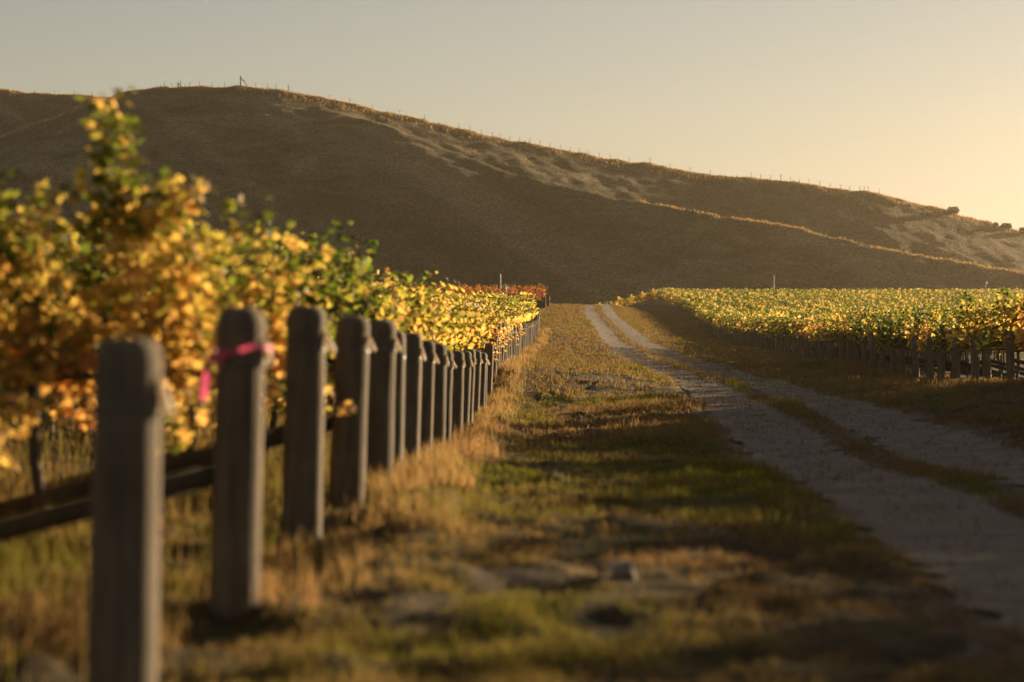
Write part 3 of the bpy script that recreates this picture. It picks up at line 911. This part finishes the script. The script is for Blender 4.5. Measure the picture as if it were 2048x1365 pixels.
# dark car, only its roof showing between the yellow and the red vines
x, y = .35, 186.0
e = empty('parked_car', (x, y, gz(x, y)), (0, 0, R(8))); tag(e, 'dark parked car mostly hidden behind the yellow vines, only its roof showing', 'car')
def extr(profile, hw, name, mat):
    g = Geo(); n = len(profile)
    for s in (-1, 1):
        for (px, pz) in profile: g.v.append(Vector((px, s*hw*(1-.12*max(0, pz-.9)), pz)))
    for k in range(n): g.f.append((k, (k+1) % n, n+(k+1) % n, n+k))
    g.f.append(tuple(range(n))[::-1]); g.f.append(tuple(range(n, 2*n)))
    return g.mesh(name, mat, False)
obj('body', extr([(-2.1, .35), (-2.15, .75), (-1.95, .95), (-1.5, 1.0), (-1.1, 1.36), (-.5, 1.45), (.3, 1.42), (1.0, 1.0), (1.8, .92), (2.1, .75), (2.1, .35)], .85, 'body', M['dark_paint']), e)
for s in (-1, 1):
    g = Geo(); g.f.append((0, 1, 2, 3)); g.v = [Vector(p) for p in ((-1.3, s*.842, 1.02), (.8, s*.842, 1.02), (.25, s*.805, 1.34), (-.95, s*.808, 1.32))]
    obj('window', g.mesh('window', M['glass'], False), e)
    for wx in (-1.3, 1.3):
        g = Geo(); g.tube([(wx, s*.66, .32), (wx, s*.88, .32)], [.32, .32], 18); wh = obj('wheel', g.mesh('wheel', M['rubber'], False), e)

# ------------------------------------------------------------------ fence and bushes on the ridge
e = empty('ridge_fence', (0, 480, hz(0, 480))); tag(e, 'post and wire fence running along the skyline of the hill', 'fence')
base = Vector(e.location)
def pmesh(h, r, name='post'):
    g = Geo(); g.tube([(0, 0, -.3), (0, 0, h)], [r, r*.9], 6); return g.mesh(name, M['hillpost'])
pm = pmesh(1.0, .05); pb = pmesh(1.3, .08)
pxs = [70, 110, 150, 185, 330, 345, 362, 380, 400, 425, 450, 512, 535, 552, 578, 660, 700, 745, 800, 850, 918, 940, 962, 985, 1000, 1020, 1040, 1060, 1080, 1100, 1120, 1140, 1158, 1177, 1198, 1220, 1258, 1300, 1340, 1380, 1420,
       1502, 1521, 1541, 1561, 1580, 1598, 1618, 1639, 1660, 1680, 1699, 1719, 1728, 1736, 1758]
prev = None; run = []; runs = [run]
for p in pxs:
    if p < 200:
        yy = 560.0; x = (p-1024)/F*560
    else:
        yy = 480.0; x = (p-1024)/F*480
    z = hz(x, yy)
    obj('post', pb if p in (362, 578, 1561) else pm, e, (x-base.x, yy-base.y, z-base.z), (R(random.gauss(0, 3)), R(random.gauss(0, 3)), 0))
    top = Vector((x, yy, z+.9))-base
    if prev is not None and (prev-top).length > 20:
        run = []; runs.append(run)
    run.append(top); prev = top
for run in runs:
    wg = Geo(); wg.tube(run, [.006]*len(run), 4, False); obj('wire', wg.mesh('wire', M['wire']), e)
for p, hh in ((482, 1.9), (357, 1.0)):
    x = (p-1024)/F*480; z = hz(x, 480)
    g = Geo(); g.tube([(0, 0, -.3), (0, 0, hh)], [.12, .11], 8); g.tube([(.05, 0, hh*.8), (1.3 if hh > 1.5 else 1.0, 0, .05)], [.07, .07], 6)
    if hh > 1.5: g.tube([(.1, 0, hh*.55), (1.05, 0, hh*.55)], [.05, .05], 6)
    obj('strainer', g.mesh('strainer', M['hillpost']), e, (x-base.x, 480-base.y, z-base.z))

def bush(px, d, w, h, label, trunk=.3):
    s = F/d; x = (px-1024)/s; z = hz(x, d)
    e = empty('bush', (x, d, z)); tag(e, label, 'bush', 'bushes on the skyline')
    g = Geo(); g.tube([(0, 0, -.3), (.05, 0, h*.35), (.0, .05, h*.6)], [.14, .1, .05], 7)
    for k in range(5):
        a = k*1.26; g.tube([(0, 0, h*.3), (math.cos(a)*w*.3, math.sin(a)*w*.3, h*.65)], [.06, .02], 5)
    obj('trunk', g.mesh('trunk', M['bark']), e)
    n = 900
    dirs = rng.normal(0, 1, (n, 3)); dirs /= np.linalg.norm(dirs, axis=1, keepdims=True)
    rad = rng.uniform(.45, 1, n)**.5
    lob = 1+.28*np.sin(dirs[:, 0]*5+px)*np.cos(dirs[:, 2]*4+dirs[:, 1]*3)
    P = dirs*(rad*lob)[:, None]*np.array([w/2, w/2, h*.42])+np.array([0, 0, h*.55])
    P = P[P[:, 2] > trunk*h*.5]
    n = len(P)
    V, T, A = place_leaves(P, rng.normal(0, 1, (n, 3)), rng.normal(0, 1, (n, 3)), rng.uniform(.12, .26, n)*w/2.2, LEAF_XL, LT_XL, rng.uniform(0, 1, n))
    obj('crown', np_mesh('crown', V, T, M['tree'], A), e)
bush(1906, 478, 2.3, 1.7, 'round dark bush alone on the right slope of the skyline')
bush(1991, 478, 1.1, .9, 'smallest dark bush on the skyline, between two others')
bush(2012, 478, 2.2, 1.35, 'low wide dark bush on the skyline near the right edge')
bush(2050, 478, 2.4, 1.6, 'dark bush on the skyline cut by the right edge')

# ------------------------------------------------------------------ haze
g = Geo(); g.box((20, 300, 24), (420, 400, 28))
hm = bpy.data.materials.new('haze_air'); hm.use_nodes = True
nt = hm.node_tree; nt.nodes.remove(nt.nodes['Principled BSDF'])
pv = nt.nodes.new('ShaderNodeVolumePrincipled')
pv.inputs['Color'].default_value = (.95, .80, .56, 1); pv.inputs['Density'].default_value = .00017
pv.inputs['Anisotropy'].default_value = .85
nt.links.new(pv.outputs[0], nt.nodes['Material Output'].inputs['Volume'])
o = obj('haze', g.mesh('haze', hm, False)); tag(o, 'thin golden dust haze hanging over the valley', 'haze', kind='stuff')

# ------------------------------------------------------------------ light
AZ, EL = 45.0, 8.2
w = bpy.data.worlds.new('World'); sc.world = w; w.use_nodes = True
nt = w.node_tree; bg = nt.nodes['Background']
sky = nt.nodes.new('ShaderNodeTexSky'); sky.sky_type = 'NISHITA'; sky.sun_disc = False
sky.sun_elevation = R(EL); sky.sun_rotation = R(AZ)
sky.air_density = 1.0; sky.dust_density = .3; sky.ozone_density = 1.0; sky.altitude = 0
mx = nt.nodes.new('ShaderNodeMix'); mx.data_type = 'RGBA'; mx.blend_type = 'MULTIPLY'; mx.inputs[0].default_value = 1
hs_ = nt.nodes.new('ShaderNodeHueSaturation'); hs_.inputs['Saturation'].default_value = .62
nt.links.new(sky.outputs[0], hs_.inputs['Color']); nt.links.new(hs_.outputs[0], mx.inputs[6]); mx.inputs[7].default_value = (.68, .60, .56, 1)
nt.links.new(mx.outputs[2], bg.inputs['Color']); bg.inputs['Strength'].default_value = .05
sv = Vector((math.sin(R(AZ))*math.cos(R(EL)), math.cos(R(AZ))*math.cos(R(EL)), math.sin(R(EL))))
ld = bpy.data.lights.new('sun', 'SUN'); ld.energy = 5.0; ld.angle = R(.55); ld.color = (1.0, .75, .46)
lo = bpy.data.objects.new('sun', ld); link(lo); lo.rotation_euler = (-sv).to_track_quat('-Z', 'Y').to_euler(); lo.location = (60, 60, 40)

# ------------------------------------------------------------------ camera
cd = bpy.data.cameras.new('camera'); cam = bpy.data.objects.new('camera', cd); link(cam)
cd.sensor_width = 36; cd.lens = 85.0; cd.clip_end = 5000; cd.clip_start = .1
cam.location = (0, 0, E)
cam.rotation_euler = (R(90)-math.atan(87.5/F), 0, 0)
cd.dof.use_dof = True; cd.dof.focus_distance = 75; cd.dof.aperture_fstop = 2.0
sc.camera = cam
sc.view_settings.view_transform = 'Standard'; sc.view_settings.look = 'None'
sc.view_settings.exposure = 1.6; sc.view_settings.gamma = 1
sc.render.resolution_x = 1024; sc.render.resolution_y = 682
sc.cycles.max_bounces = 8; sc.cycles.diffuse_bounces = 3; sc.cycles.transmission_bounces = 4
sc.cycles.transparent_max_bounces = 8; sc.cycles.volume_bounces = 1
sc.cycles.use_denoising = True
